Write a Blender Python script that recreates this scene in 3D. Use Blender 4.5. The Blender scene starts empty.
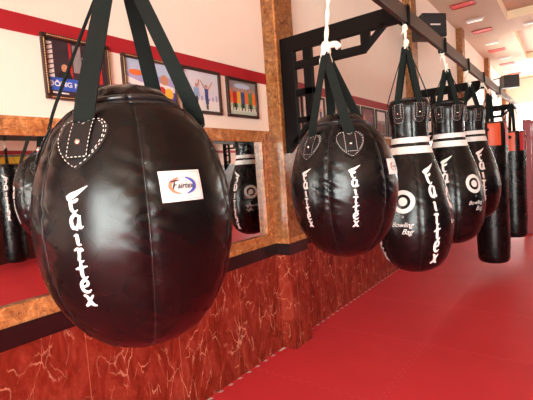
import bpy, bmesh, math, random
from mathutils import Vector, Matrix, noise
random.seed(4)
PI = math.pi
sc = bpy.context.scene
COL = sc.collection

# ------------------------------------------------------------------ helpers
def link(o, parent=None):
    COL.objects.link(o)
    if parent is not None: o.parent = parent
    return o

def mesh_obj(name, verts, faces, mats, parent=None, fm=None, smooth=False):
    me = bpy.data.meshes.new(name)
    me.from_pydata([tuple(v) for v in verts], [], faces)
    if not isinstance(mats, (list, tuple)): mats = [mats]
    for m in mats: me.materials.append(m)
    if fm: me.polygons.foreach_set('material_index', fm)
    if smooth: me.polygons.foreach_set('use_smooth', [True]*len(me.polygons))
    me.update()
    return link(bpy.data.objects.new(name, me), parent)

class MB:
    """collects shapes for ONE mesh object"""
    def __init__(s): s.v=[]; s.f=[]; s.m=[]; s.mi=0
    def add(s, vs, fs, mi=None):
        b=len(s.v); s.v+= [tuple(v) for v in vs]
        for f in fs: s.f.append([b+i for i in f]); s.m.append(s.mi if mi is None else mi)
    def box(s, x0,x1,y0,y1,z0,z1, mi=None):
        x0,x1=min(x0,x1),max(x0,x1); y0,y1=min(y0,y1),max(y0,y1); z0,z1=min(z0,z1),max(z0,z1)
        s.add([(x0,y0,z0),(x1,y0,z0),(x1,y1,z0),(x0,y1,z0),(x0,y0,z1),(x1,y0,z1),(x1,y1,z1),(x0,y1,z1)],
              [(0,3,2,1),(4,5,6,7),(0,1,5,4),(1,2,6,5),(2,3,7,6),(3,0,4,7)], mi)
    def bar(s, p, q, w, h, up=(0,0,1), mi=None):
        p=Vector(p); q=Vector(q); d=(q-p).normalized(); u=Vector(up)
        a=d.cross(u)
        if a.length<1e-4: a=d.cross(Vector((1,0,0)))
        a.normalize(); u=a.cross(d).normalized()
        vs=[]
        for c in (p,q):
            for i,j in ((-1,-1),(1,-1),(1,1),(-1,1)): vs.append(c+a*(i*w/2)+u*(j*h/2))
        s.add(vs,[(3,2,1,0),(4,5,6,7),(0,1,5,4),(1,2,6,5),(2,3,7,6),(3,0,4,7)],mi)
    def tube(s, pts, r, n=8, mi=None):
        pts=[Vector(p) for p in pts]; N=len(pts); rs=r if isinstance(r,(list,tuple)) else [r]*N
        vs=[]; fs=[]; ref=None
        for i,p in enumerate(pts):
            d=(pts[min(i+1,N-1)]-pts[max(i-1,0)])
            d=d.normalized() if d.length>1e-9 else Vector((0,0,1))
            if ref is None:
                ref=d.cross(Vector((0.31,0.87,0.2)))
            ref=(ref-d*ref.dot(d))
            if ref.length<1e-6: ref=d.cross(Vector((1,0.1,0)))
            ref.normalize(); b=d.cross(ref)
            for k in range(n):
                t=2*PI*k/n; vs.append(p+(ref*math.cos(t)+b*math.sin(t))*rs[i])
        for i in range(N-1):
            for k in range(n):
                k2=(k+1)%n; fs.append((i*n+k,i*n+k2,(i+1)*n+k2,(i+1)*n+k))
        fs.append(tuple(range(n-1,-1,-1))); fs.append(tuple((N-1)*n+k for k in range(n)))
        s.add(vs,fs,mi)
    def ball(s, c, rx, ry=None, rz=None, nu=14, nv=9, mi=None):
        ry=ry or rx; rz=rz or rx; vs=[]; fs=[]
        for j in range(1,nv):
            a=PI*j/nv
            for i in range(nu):
                b=2*PI*i/nu; vs.append((c[0]+rx*math.sin(a)*math.cos(b),c[1]+ry*math.sin(a)*math.sin(b),c[2]+rz*math.cos(a)))
        t=len(vs); vs+= [(c[0],c[1],c[2]+rz),(c[0],c[1],c[2]-rz)]
        for j in range(nv-2):
            for i in range(nu):
                k=(i+1)%nu; fs.append((j*nu+i,(j+1)*nu+i,(j+1)*nu+k,j*nu+k))
        for i in range(nu):
            k=(i+1)%nu; fs.append((t,i,k)); fs.append((t+1,(nv-2)*nu+k,(nv-2)*nu+i))
        s.add(vs,fs,mi)
    def build(s, name, mats, parent=None, smooth=False):
        return mesh_obj(name, s.v, s.f, mats, parent, s.m, smooth)

def bevel(o, w=0.004, seg=2):
    m=o.modifiers.new('bevel','BEVEL'); m.width=w; m.segments=seg; m.limit_method='ANGLE'
    return o
def tag(o, label=None, cat=None, group=None, kind=None):
    if label: o['label']=label
    if cat: o['category']=cat
    if group: o['group']=group
    if kind: o['kind']=kind
    return o
def empty(name, loc, rz=0.0):
    e=bpy.data.objects.new(name,None); e.location=loc; e.rotation_euler=(0,0,rz); e.empty_display_size=.1
    return link(e)
def struct(o): o['kind']='structure'; return o

# ------------------------------------------------------------------ materials
def nmat(name):
    m=bpy.data.materials.new(name); m.use_nodes=True
    nt=m.node_tree; b=nt.nodes['Principled BSDF']
    return m,nt,b
def setp(b,**k):
    for n,v in k.items():
        b.inputs[n.replace('_',' ')].default_value=v
def N(nt,t,**k):
    n=nt.nodes.new(t)
    for a,v in k.items(): setattr(n,a,v)
    return n
def plain(name,col,rough=.5,metal=0.0,spec=.5,bump=0,bscale=200,var=0.0):
    m,nt,b=nmat(name)
    b.inputs['Base Color'].default_value=(*col,1); b.inputs['Roughness'].default_value=rough
    b.inputs['Metallic'].default_value=metal; b.inputs['Specular IOR Level'].default_value=spec
    tc=N(nt,'ShaderNodeTexCoord')
    if var>0:
        nz=N(nt,'ShaderNodeTexNoise'); nz.inputs['Scale'].default_value=6; nz.inputs['Detail'].default_value=4
        nt.links.new(tc.outputs['Object'],nz.inputs['Vector'])
        mx=N(nt,'ShaderNodeMix',data_type='RGBA')
        mx.inputs[6].default_value=(*[c*(1-var) for c in col],1); mx.inputs[7].default_value=(*[min(1,c*(1+var)) for c in col],1)
        nt.links.new(nz.outputs['Fac'],mx.inputs[0]); nt.links.new(mx.outputs[2],b.inputs['Base Color'])
    if bump>0:
        nz=N(nt,'ShaderNodeTexNoise'); nz.inputs['Scale'].default_value=bscale; nz.inputs['Detail'].default_value=3
        bp=N(nt,'ShaderNodeBump'); bp.inputs['Strength'].default_value=bump; bp.inputs['Distance'].default_value=.002
        nt.links.new(tc.outputs['Object'],nz.inputs['Vector'])
        nt.links.new(nz.outputs['Fac'],bp.inputs['Height']); nt.links.new(bp.outputs['Normal'],b.inputs['Normal'])
    return m
def ramp(nt,stops):
    r=N(nt,'ShaderNodeValToRGB'); e=r.color_ramp.elements
    while len(e)<len(stops): e.new(.5)
    for i,(p,c) in enumerate(stops): e[i].position=p; e[i].color=(*c,1)
    return r
def math_n(nt,op,a,b=None):
    n=N(nt,'ShaderNodeMath',operation=op)
    for i,x in enumerate((a,b)):
        if x is None: continue
        if hasattr(x,'links'): nt.links.new(x,n.inputs[i])
        else: n.inputs[i].default_value=x
    return n.outputs[0]

def leather(name,rough=.36,col=(.006,.005,.0055)):
    m,nt,b=nmat(name); setp(b,Roughness=rough); b.inputs['Base Color'].default_value=(*col,1)
    b.inputs['Specular IOR Level'].default_value=.33
    tc=N(nt,'ShaderNodeTexCoord')
    v=N(nt,'ShaderNodeTexVoronoi'); v.inputs['Scale'].default_value=420
    nz=N(nt,'ShaderNodeTexNoise'); nz.inputs['Scale'].default_value=9; nz.inputs['Detail'].default_value=2
    for n in (v,nz): nt.links.new(tc.outputs['Object'],n.inputs['Vector'])
    b1=N(nt,'ShaderNodeBump'); b1.inputs['Strength'].default_value=.12; b1.inputs['Distance'].default_value=.001
    b2=N(nt,'ShaderNodeBump'); b2.inputs['Strength'].default_value=.22; b2.inputs['Distance'].default_value=.008
    nt.links.new(v.outputs['Distance'],b1.inputs['Height']); nt.links.new(nz.outputs['Fac'],b2.inputs['Height'])
    nt.links.new(b2.outputs['Normal'],b1.inputs['Normal']); nt.links.new(b1.outputs['Normal'],b.inputs['Normal'])
    mr=N(nt,'ShaderNodeMapRange'); mr.inputs['To Min'].default_value=rough-.06; mr.inputs['To Max'].default_value=rough+.1
    nt.links.new(nz.outputs['Fac'],mr.inputs['Value']); nt.links.new(mr.outputs['Result'],b.inputs['Roughness'])
    return m

def red_marble():
    m,nt,b=nmat('red_marble'); setp(b,Roughness=.16); b.inputs['Specular IOR Level'].default_value=.3
    tc=N(nt,'ShaderNodeTexCoord')
    mp=N(nt,'ShaderNodeMapping'); mp.inputs['Rotation'].default_value=(math.radians(18),0,0); mp.inputs['Scale'].default_value=(1,1.35,.62)
    nt.links.new(tc.outputs['Object'],mp.inputs['Vector'])
    n1=N(nt,'ShaderNodeTexNoise'); n1.inputs['Scale'].default_value=7; n1.inputs['Detail'].default_value=9; n1.inputs['Roughness'].default_value=.72; n1.inputs['Distortion'].default_value=.8
    nt.links.new(mp.outputs['Vector'],n1.inputs['Vector'])
    base=ramp(nt,[(.3,(.11,.012,.006)),(.48,(.20,.020,.011)),(.62,(.29,.040,.024)),(.78,(.38,.085,.052))]); nt.links.new(n1.outputs['Fac'],base.inputs['Fac'])
    # warped coordinates for the veins
    wv=N(nt,'ShaderNodeTexNoise'); wv.inputs['Scale'].default_value=3.5; wv.inputs['Detail'].default_value=6; nt.links.new(mp.outputs['Vector'],wv.inputs['Vector'])
    mixv=N(nt,'ShaderNodeVectorMath',operation='MULTIPLY_ADD'); mixv.inputs[1].default_value=(.28,.28,.28)
    nt.links.new(wv.outputs['Color'],mixv.inputs[0]); nt.links.new(mp.outputs['Vector'],mixv.inputs[2])
    col=base.outputs['Color']
    for scl,wd,thr in ((4.2,.016,.50),(9,.030,.53)):
        vo=N(nt,'ShaderNodeTexVoronoi',feature='DISTANCE_TO_EDGE'); vo.inputs['Scale'].default_value=scl
        nt.links.new(mixv.outputs[0],vo.inputs['Vector'])
        mr=N(nt,'ShaderNodeMapRange'); mr.inputs['From Min'].default_value=0; mr.inputs['From Max'].default_value=wd; mr.inputs['To Min'].default_value=1; mr.inputs['To Max'].default_value=0
        nt.links.new(vo.outputs['Distance'],mr.inputs['Value'])
        mk=N(nt,'ShaderNodeTexNoise'); mk.inputs['Scale'].default_value=scl*1.1; mk.inputs['Detail'].default_value=3; nt.links.new(tc.outputs['Object'],mk.inputs['Vector'])
        mk2=N(nt,'ShaderNodeMapRange'); mk2.inputs['From Min'].default_value=thr-.03; mk2.inputs['From Max'].default_value=thr+.12; nt.links.new(mk.outputs['Fac'],mk2.inputs['Value'])
        fac=math_n(nt,'MULTIPLY',mr.outputs['Result'],mk2.outputs['Result'])
        mx=N(nt,'ShaderNodeMix',data_type='RGBA'); mx.inputs[7].default_value=(.62,.27,.17,1)
        nt.links.new(fac,mx.inputs[0]); nt.links.new(col,mx.inputs[6]); col=mx.outputs[2]
    # slab joints every 0.62 m along the wall
    sx=N(nt,'ShaderNodeSeparateXYZ'); nt.links.new(tc.outputs['Object'],sx.inputs[0])
    fr=math_n(nt,'FRACT',math_n(nt,'DIVIDE',math_n(nt,'ADD',sx.outputs['Y'],.74),.60))
    ln=math_n(nt,'LESS_THAN',fr,.006)
    mx=N(nt,'ShaderNodeMix',data_type='RGBA'); mx.inputs[7].default_value=(.40,.12,.07,1)
    nt.links.new(ln,mx.inputs[0]); nt.links.new(col,mx.inputs[6])
    nt.links.new(mx.outputs[2],b.inputs['Base Color'])
    return m

def brown_stone(name,gain=1.0):
    m,nt,b=nmat(name); setp(b,Roughness=.22)
    tc=N(nt,'ShaderNodeTexCoord')
    n1=N(nt,'ShaderNodeTexNoise'); n1.inputs['Scale'].default_value=19; n1.inputs['Detail'].default_value=9; n1.inputs['Roughness'].default_value=.7; n1.inputs['Distortion'].default_value=1.2
    nt.links.new(tc.outputs['Object'],n1.inputs['Vector'])
    g=lambda c:tuple(x*gain for x in c)
    r=ramp(nt,[(.30,g((.08,.025,.010))),(.45,g((.28,.098,.030))),(.58,g((.44,.185,.052))),(.74,g((.70,.42,.22)))]); nt.links.new(n1.outputs['Fac'],r.inputs['Fac'])
    vo=N(nt,'ShaderNodeTexVoronoi',feature='DISTANCE_TO_EDGE'); vo.inputs['Scale'].default_value=7
    mv=N(nt,'ShaderNodeVectorMath',operation='MULTIPLY_ADD'); mv.inputs[1].default_value=(.3,.3,.3)
    nt.links.new(n1.outputs['Color'],mv.inputs[0]); nt.links.new(tc.outputs['Object'],mv.inputs[2]); nt.links.new(mv.outputs[0],vo.inputs['Vector'])
    mr=N(nt,'ShaderNodeMapRange'); mr.inputs['From Max'].default_value=.03; mr.inputs['To Min'].default_value=.55; mr.inputs['To Max'].default_value=0
    nt.links.new(vo.outputs['Distance'],mr.inputs['Value'])
    mx=N(nt,'ShaderNodeMix',data_type='RGBA'); mx.inputs[7].default_value=(*g((.68,.42,.22)),1)
    nt.links.new(mr.outputs['Result'],mx.inputs[0]); nt.links.new(r.outputs['Color'],mx.inputs[6]); nt.links.new(mx.outputs[2],b.inputs['Base Color'])
    return m

def mat_floor():
    m,nt,b=nmat('red_mat'); setp(b,Roughness=.55); b.inputs['Specular IOR Level'].default_value=.12
    tc=N(nt,'ShaderNodeTexCoord'); s=N(nt,'ShaderNodeSeparateXYZ'); nt.links.new(tc.outputs['Object'],s.inputs[0])
    def seam(a,c,off):
        w=math_n(nt,'SINE',math_n(nt,'MULTIPLY',c,2*PI/.075))
        w=math_n(nt,'MULTIPLY',math_n(nt,'MINIMUM',math_n(nt,'MAXIMUM',math_n(nt,'MULTIPLY',w,3),-1),1),.014)
        t=math_n(nt,'ADD',math_n(nt,'ADD',a,off),w)
        d=math_n(nt,'ABSOLUTE',math_n(nt,'SUBTRACT',math_n(nt,'FRACT',t),.5))
        return d
    d=math_n(nt,'MINIMUM',seam(s.outputs['X'],s.outputs['Y'],.5),seam(s.outputs['Y'],s.outputs['X'],.14))
    mr=N(nt,'ShaderNodeMapRange'); mr.inputs['From Max'].default_value=.009; nt.links.new(d,mr.inputs['Value'])
    tx=N(nt,'ShaderNodeTexNoise'); tx.inputs['Scale'].default_value=260; nt.links.new(tc.outputs['Object'],tx.inputs['Vector'])
    h=math_n(nt,'ADD',mr.outputs['Result'],math_n(nt,'MULTIPLY',tx.outputs['Fac'],.35))
    bp=N(nt,'ShaderNodeBump'); bp.inputs['Strength'].default_value=.5; bp.inputs['Distance'].default_value=.003
    nt.links.new(h,bp.inputs['Height']); nt.links.new(bp.outputs['Normal'],b.inputs['Normal'])
    n1=N(nt,'ShaderNodeTexNoise'); n1.inputs['Scale'].default_value=1.3; n1.inputs['Detail'].default_value=3; nt.links.new(tc.outputs['Object'],n1.inputs['Vector'])
    r=ramp(nt,[(.3,(.66,.040,.052)),(.7,(.72,.050,.062))]); nt.links.new(n1.outputs['Fac'],r.inputs['Fac'])
    mx=N(nt,'ShaderNodeMix',data_type='RGBA'); mx.inputs[6].default_value=(.75,.075,.085,1)  # seam highlights painted in as a lighter red
    nt.links.new(mr.outputs['Result'],mx.inputs[0]); nt.links.new(r.outputs['Color'],mx.inputs[7]); nt.links.new(mx.outputs[2],b.inputs['Base Color'])
    return m

def glass_mat():
    m,nt,b=nmat('window_glass'); nt.nodes.remove(b)
    o=nt.nodes['Material Output']; t=N(nt,'ShaderNodeBsdfTransparent'); g=N(nt,'ShaderNodeBsdfGlossy'); g.inputs['Roughness'].default_value=.02
    mx=N(nt,'ShaderNodeMixShader'); mx.inputs[0].default_value=.06
    nt.links.new(t.outputs[0],mx.inputs[1]); nt.links.new(g.outputs[0],mx.inputs[2]); nt.links.new(mx.outputs[0],o.inputs['Surface'])
    return m
def emit(name,col,st):
    m,nt,b=nmat(name); b.inputs['Emission Color'].default_value=(*col,1); b.inputs['Emission Strength'].default_value=st
    b.inputs['Base Color'].default_value=(.8,.8,.8,1); return m

LEA=leather('black_leather',.25,(.003,.0025,.003)); LEA2=leather('black_leather_matte',.5); 
STRAP=plain('webbing',(.009,.0125,.0115),.8,spec=.12,bump=.4,bscale=500)
WHITE=plain('white_print',(.80,.80,.78),.5); STITCH=plain('white_thread',(.72,.70,.66),.7)
ROPE=plain('white_rope',(.82,.80,.70),.85,bump=.8,bscale=160); STEEL=plain('rivet_steel',(.75,.72,.65),.25,1.0)
ZIP=plain('zip_piping',(.014,.014,.015),.28)
MARBLE=red_marble(); STONE=brown_stone('brown_stone',.68); STONE2=brown_stone('frame_stone',1.25)
BLACKST=plain('black_stone',(.014,.006,.007),.18,var=.2)
PAINT=plain('cream_paint',(.88,.80,.69),.75,bump=.15,bscale=60,var=.03)
STRIPE=plain('red_paint',(.36,.008,.016),.55)
CEIL=plain('ceiling_paint',(.50,.42,.30),.8,var=.03)
FLOOR=mat_floor(); CONC=plain('pale_screed',(.85,.76,.66),.8,var=.15)
BLKMET=plain('black_painted_steel',(.004,.003,.003),.45,spec=.12,bump=.15,bscale=80)
GREYMET=plain('grey_painted_steel',(.065,.055,.045),.40,spec=.3,bump=.15,bscale=60,var=.2)
FRAMEW=plain('dark_frame_wood',(.035,.012,.007),.35,bump=.3,bscale=90)
BEAD=plain('gilt_bead',(.55,.38,.18),.4)
MIRROR=plain('mirror_silver',(.74,.73,.72),.015,1.0)
GLASS=glass_mat(); WINFR=plain('window_frame_white',(.75,.74,.72),.5)
ORANGE=plain('orange_vinyl',(.75,.10,.03),.45); REDV=plain('red_vinyl',(.45,.02,.03),.45)
REDST=plain('red_painted_steel',(.26,.010,.018),.38)
SPK=plain('speaker_black',(.009,.009,.010),.55,bump=.2,bscale=150); GRILL=plain('speaker_grille',(.015,.015,.016),.7,bump=.8,bscale=500)
REDPANEL=plain('red_ceiling_panel',(.72,.03,.03),.5)
LAMPB=plain('lamp_housing',(.62,.60,.56),.5); LAMPE=emit('lamp_tube',(1,.93,.82),.5)
def flat(name,c): return plain(name,c,.35)

# ------------------------------------------------------------------ camera
M3=((.80229,-.01472,-.59675),(.59280,-.09698,.79950),(-.06970,-.99518,-.06905))
cam=bpy.data.cameras.new('camera'); co=bpy.data.objects.new('camera',cam); link(co)
R=Matrix(((M3[0][0],-M3[0][1],-M3[0][2]),(M3[1][0],-M3[1][1],-M3[1][2]),(M3[2][0],-M3[2][1],-M3[2][2])))
co.matrix_world=Matrix.Translation((0,0,1.5))@R.to_4x4()
cam.sensor_fit='HORIZONTAL'; cam.sensor_width=36; cam.lens=412/533*36; cam.clip_start=.02; cam.clip_end=200
sc.camera=co

# ------------------------------------------------------------------ room shell
XL,XR,YN,YF,ZC=-2.0,5.2,-6.0,18.5,4.3
COLW=.27; PER=3.6; cols=[2.78+PER*k for k in range(-2,5)]
# floor: mats with a toothed edge along the left wall, pale screed under them
mb=MB(); xe=XL+.03; y=YN; P=.105
mb.add([(xe,YN,0),(XR,YN,0),(XR,YF,0),(xe,YF,0)],[(0,1,2,3)])
while y<YF-.1:
    if not any(c-.02<y+.05<c+COLW+.02 for c in cols):
        mb.add([(XL,y+.002,0),(xe,y+.014,0),(xe,y+P-.018,0),(XL,y+P-.034,0)],[(0,1,2,3)])
    y+=P
struct(mb.build('floor',FLOOR))
mb=MB(); mb.box(XL-.3,XR+.3,YN-.3,YF+.3,-.08,-.004); struct(mb.build('floor',CONC))
# left wall: marble dado, black band, stone frame bands, plaster
WIN_L=[(12.0,13.28),(15.3,16.6)]
mb=MB(); mb.box(XL-.25,XL,YN,YF,-.01,.80); struct(mb.build('wall_left',MARBLE))
mb=MB(); mb.box(XL-.25,XL+.008,YN,YF,.80,.897); struct(bevel(mb.build('trim_1',BLACKST),.003))
mb=MB(); mb.box(XL-.25,XL,YN,YF,.897,.985); mb.box(XL-.25,XL,YN,10.0,1.74,1.82)
mb.box(XL-.25,XL+.006,YN,10.0,1.812,1.826); mb.box(XL-.25,XL+.006,YN,10.0,.975,.988)
for c in cols[:-2]:
    if c<9: mb.box(XL-.25,XL,c+COLW,c+COLW+.11,.985,1.74); mb.box(XL-.25,XL+.006,c+COLW+.085,c+COLW+.1,.985,1.74)
    mb.box(XL-.25,XL,c-.11,c,.985,1.74); mb.box(XL-.25,XL+.006,c-.085,c-.07,.985,1.74)
struct(mb.build('trim_2',STONE2))
mb=MB()
mb.box(XL-.25,XL,YN,10.0,1.82,ZC)
ys=[10.0]+[v for w in WIN_L for v in w]+[YF]
for i in range(0,len(ys),2): mb.box(XL-.25,XL,ys[i],ys[i+1],.985,ZC)
for a,b_ in WIN_L: mb.box(XL-.25,XL,a,b_,.985,2.2); mb.box(XL-.25,XL,a,b_,3.4,ZC)
mb.box(XL-.25,XL-.06,YN,10.0,.985,1.74)
struct(mb.build('wall_left',PAINT))
mb=MB(); mb.box(XL,XL+.006,YN,10.0,2.205,2.29); struct(mb.build('trim_3',STRIPE))
# pilasters: red marble to the band, brown stone above
for k,c in enumerate(cols):
    mb=MB(); mb.box(XL,XL+.125,c,c+COLW,-.01,.80,0); mb.box(XL,XL+.133,c-.008,c+COLW+.008,.80,.897,1)
    mb.box(XL,XL+.125,c,c+COLW,.897,ZC,2); mb.box(XL,XL+.130,c-.005,c+COLW+.005,.897,.94,3)
    mb.box(XL+.118,XL+.1275,c-.0025,c+.012,.94,ZC,3)
    struct(mb.build('trim_%d'%(4+k),[MARBLE,BLACKST,STONE,STONE2]))
# mirrors, one per bay
mlab=['wall mirror in the stone frame behind the camera','wide wall mirror in brown stone frame behind the nearest round bag, under the framed photos',
      'wall mirror in brown stone frame beyond the first brown pilaster, behind the second round bag']
for k,c in enumerate(cols[:-1]):
    a=c+COLW+.11; b_=c+PER-.11
    if a<-1 or c>6: continue
    mb=MB(); mb.box(XL-.055,XL-.018,a-.001,b_+.001,.986,1.739)
    o=mb.build('wall_mirror',MIRROR); tag(o,mlab[1] if k==1 else mlab[2],'mirror')
# ceiling with coffers
mb=MB(); COF=[(-2.55,1.0),(2.05,5.6),(6.65,10.19),(11.25,14.8)]; cx0,cx1=-1.05,4.2
mb.box(XL-.25,XR+.25,YN-.25,YF+.25,ZC+.16,ZC+.3)
mb.box(XL-.25,cx0,YN-.25,YF+.25,ZC,ZC+.16); mb.box(cx1,XR+.25,YN-.25,YF+.25,ZC,ZC+.16)
e=[YN-.25]+[v for w in COF for v in w]+[YF+.25]
for i in range(0,len(e),2): mb.box(cx0,cx1,e[i],e[i+1],ZC,ZC+.16)
struct(mb.build('ceiling',CEIL))
mb=MB()
for a,b_ in COF:
    mb.box(cx0,cx1,b_-.012,b_,ZC-.004,ZC+.16); mb.box(cx0,cx1,a,a+.012,ZC-.004,ZC+.16)
    for q,w_ in ((cx0,.012),(cx1,-.012)): mb.box(q,q+w_,a+.012,b_-.012,ZC-.004,ZC+.16)
struct(mb.build('trim_14',plain('cove_lit_cream',(.84,.72,.50),.7)))  # paler lining puts the lit look of the coffer faces into colour
# right wall with a window, dado of stone
mb=MB(); WR=(11.6,13.0,1.4,2.7)
mb.box(XR,XR+.25,YN,WR[0],1.82,ZC); mb.box(XR,XR+.25,WR[1],YF,1.82,ZC); mb.box(XR,XR+.25,WR[0],WR[1],2.7,ZC)
mb.box(XR-.006,XR,YN,WR[0],2.205,2.29,1); mb.box(XR-.006,XR,WR[1],YF,2.205,2.29,1)
mb.box(XR,XR+.25,YN,WR[0],-.01,1.82,2); mb.box(XR,XR+.25,WR[1],YF,-.01,1.82,2); mb.box(XR,XR+.25,WR[0],WR[1],-.01,1.4,2)
struct(mb.build('wall_right',[PAINT,STRIPE,plain('dark_red_stone',(.05,.010,.008),.3,var=.4)]))
# near wall (behind the camera): open shop front with glazing; far wall with tall windows
def wall_open(name,y0,y1,holes,mat):
    mb=MB(); xs=[XL-.25]+[v for h in holes for v in h[:2]]+[XR+.25]
    for i in range(0,len(xs),2): mb.box(xs[i],xs[i+1],y0,y1,-.01,ZC)
    for x0,x1,z0,z1 in holes:
        if z0>0: mb.box(x0,x1,y0,y1,-.01,z0)
        mb.box(x0,x1,y0,y1,z1,ZC)
    return struct(mb.build(name,mat))
NH=[(.1,2.2,.05,3.5),(2.5,4.7,.05,3.5)]; FH=[(-1.7,-.6,1.2,3.4),(-.4,.7,1.2,3.4)]
wall_open('wall_near',YN-.25,YN,NH,PAINT); wall_open('wall_far',YF,YF+.25,FH,PAINT)
wn=0
def window(axis,c,a0,a1,z0,z1,nd,side):
    """frame + glass panes in a wall opening; axis = 'x' for walls across x"""
    global wn; wn+=1
    e=empty('window_%d'%wn,(c if axis=='x' else (a0+a1)/2,(a0+a1)/2 if axis=='x' else c,z0)); struct(e)
    ox,oy,oz=e.location; f=MB(); g=MB()
    def bx(m,p0,p1,q0,q1,t):
        if axis=='x': m.box(-t,t,p0-oy,p1-oy,q0-oz,q1-oz)
        else: m.box(p0-ox,p1-ox,-t,t,q0-oz,q1-oz)
    w=.06
    bx(f,a0,a1,z0,z0+w,.04); bx(f,a0,a1,z1-w,z1,.04); bx(f,a0,a0+w,z0+w,z1-w,.04); bx(f,a1-w,a1,z0+w,z1-w,.04)
    for i in range(1,nd):
        m=a0+(a1-a0)*i/nd; bx(f,m-.025,m+.025,z0+w,z1-w,.035)
    bx(f,a0+w,a1-w,z0+(z1-z0)*.7-.02,z0+(z1-z0)*.7+.02,.03)
    bx(g,a0+w,a1-w,z0+w,z1-w,.004)
    f.build('window_frame',WINFR,e); g.build('window_pane',GLASS,e)
    # daylight portal in the opening
    l=bpy.data.lights.new('window_daylight','AREA'); l.shape='RECTANGLE'; l.size=a1-a0; l.size_y=z1-z0
    l.cycles.is_portal=True
    lo=bpy.data.objects.new('window_daylight',l); link(lo)
    if axis=='x': lo.location=(c+side*.06,(a0+a1)/2,(z0+z1)/2); lo.rotation_euler=(PI/2,0,-PI/2 if side>0 else PI/2)
    else: lo.location=((a0+a1)/2,c+side*.06,(z0+z1)/2); lo.rotation_euler=(PI/2,0,0 if side>0 else PI)
for a,b_ in WIN_L: window('x',XL-.12,a,b_,2.2,3.4,3,1)
window('x',XR+.12,*WR,2,-1)
for h in NH: window('y',YN-.12,*h,3,1)
for h in FH: window('y',YF+.12,*h,2,-1)
# ------------------------------------------------------------------ ceiling fittings
for i,y in enumerate((8.53,10.58,12.81,15.0,17.05)):
    e=empty('ceiling_panel',(-1.57,y,ZC))
    nm=['nearest','second','third','fourth','farthest'][i]
    tag(e,'red rectangular ceiling panel, %s of the row above the steel beam'%nm,'ceiling panel','red panels in a row on the ceiling')
    m=MB(); m.box(-.185,.185,-.11,.11,-.012,0); m.build('red_plate',REDPANEL,e)
    m=MB()
    for s in (-1,1): m.box(-.2,.2,s*.11-.012*(s<0),s*.11+.012*(s>0),-.02,0)
    for s in (-1,1): m.box(s*.185-.015*(s<0),s*.185+.015*(s>0),-.11,.11,-.02,0)
    m.build('rim',plain('panel_rim',(.35,.05,.045),.5) if i==0 else bpy.data.materials['panel_rim'],e)
lamps=[(-1.56,9.62,'white batten ceiling lamp between the nearest and second red ceiling panels'),(-1.55,11.86,'white batten ceiling lamp between the second and third red ceiling panels'),
       (-1.53,13.95,'white batten ceiling lamp between the third and fourth red ceiling panels'),(-1.5,16.0,'white batten ceiling lamp between the two farthest red ceiling panels'),
       (-.66,10.78,'white batten ceiling lamp on the rib between two ceiling recesses')]
for x,y,lb in lamps:
    e=empty('ceiling_lamp',(x,y,ZC)); tag(e,lb,'ceiling lamp','batten lamps on the ceiling')
    m=MB(); m.add([(-.17,-.05,0),(.17,-.05,0),(.17,.05,0),(-.17,.05,0),(-.15,-.022,-.03),(.15,-.022,-.03),(.15,.022,-.03),(-.15,.022,-.03)],
        [(0,1,2,3),(7,6,5,4),(0,4,5,1),(1,5,6,2),(2,6,7,3),(3,7,4,0)]); m.build('lamp_housing',LAMPB,e)
    m=MB(); m.tube([(-.14,0,-.043),(.14,0,-.043)],.013,10); m.build('lamp_tube',LAMPE,e,True)

# ------------------------------------------------------------------ framed photographs
FONTS={}
def text_mesh(s,size=1.0,shear=0.0,bold=0.0):
    """2-D triangles of a line of writing, centred on x; verts in [x,y]"""
    cu=bpy.data.curves.new('t','FONT'); cu.body=s; cu.size=size; cu.shear=shear; cu.align_x='CENTER'; cu.offset=bold; cu.resolution_u=3
    o=bpy.data.objects.new('t',cu); COL.objects.link(o)
    dg=bpy.context.evaluated_depsgraph_get(); dg.update()
    me=o.evaluated_get(dg).to_mesh()
    bm=bmesh.new(); bm.from_mesh(me); bmesh.ops.triangulate(bm,faces=bm.faces[:])
    vs=[(v.co.x,v.co.y) for v in bm.verts]; bm.verts.index_update(); fs=[[v.index for v in f.verts] for f in bm.faces]; bm.free()
    o.evaluated_get(dg).to_mesh_clear(); COL.objects.unlink(o); bpy.data.objects.remove(o); bpy.data.curves.remove(cu)
    return vs,fs
class Flat:
    """flat coloured shapes in picture units (u right, v up)"""
    def __init__(s): s.sh=[]
    def poly(s,pts,m): s.sh.append((pts,[list(range(len(pts)))],m))
    def rect(s,u0,v0,u1,v1,m): s.poly([(u0,v0),(u1,v0),(u1,v1),(u0,v1)],m)
    def disc(s,u,v,ru,rv,m,n=14): s.poly([(u+ru*math.cos(2*PI*k/n),v+rv*math.sin(2*PI*k/n)) for k in range(n)],m)
    def line(s,a,b,w,m):
        d=Vector((b[0]-a[0],b[1]-a[1])); d.normalize(); n=Vector((-d.y,d.x))*w/2
        s.poly([(a[0]-n.x,a[1]-n.y),(b[0]-n.x,b[1]-n.y),(b[0]+n.x,b[1]+n.y),(a[0]+n.x,a[1]+n.y)],m)
    def text(s,t,u,v,size,m,shear=0,bold=0):
        vs,fs=text_mesh(t,size,shear,bold); s.sh.append(([(a+u,b+v) for a,b in vs],fs,m))
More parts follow.
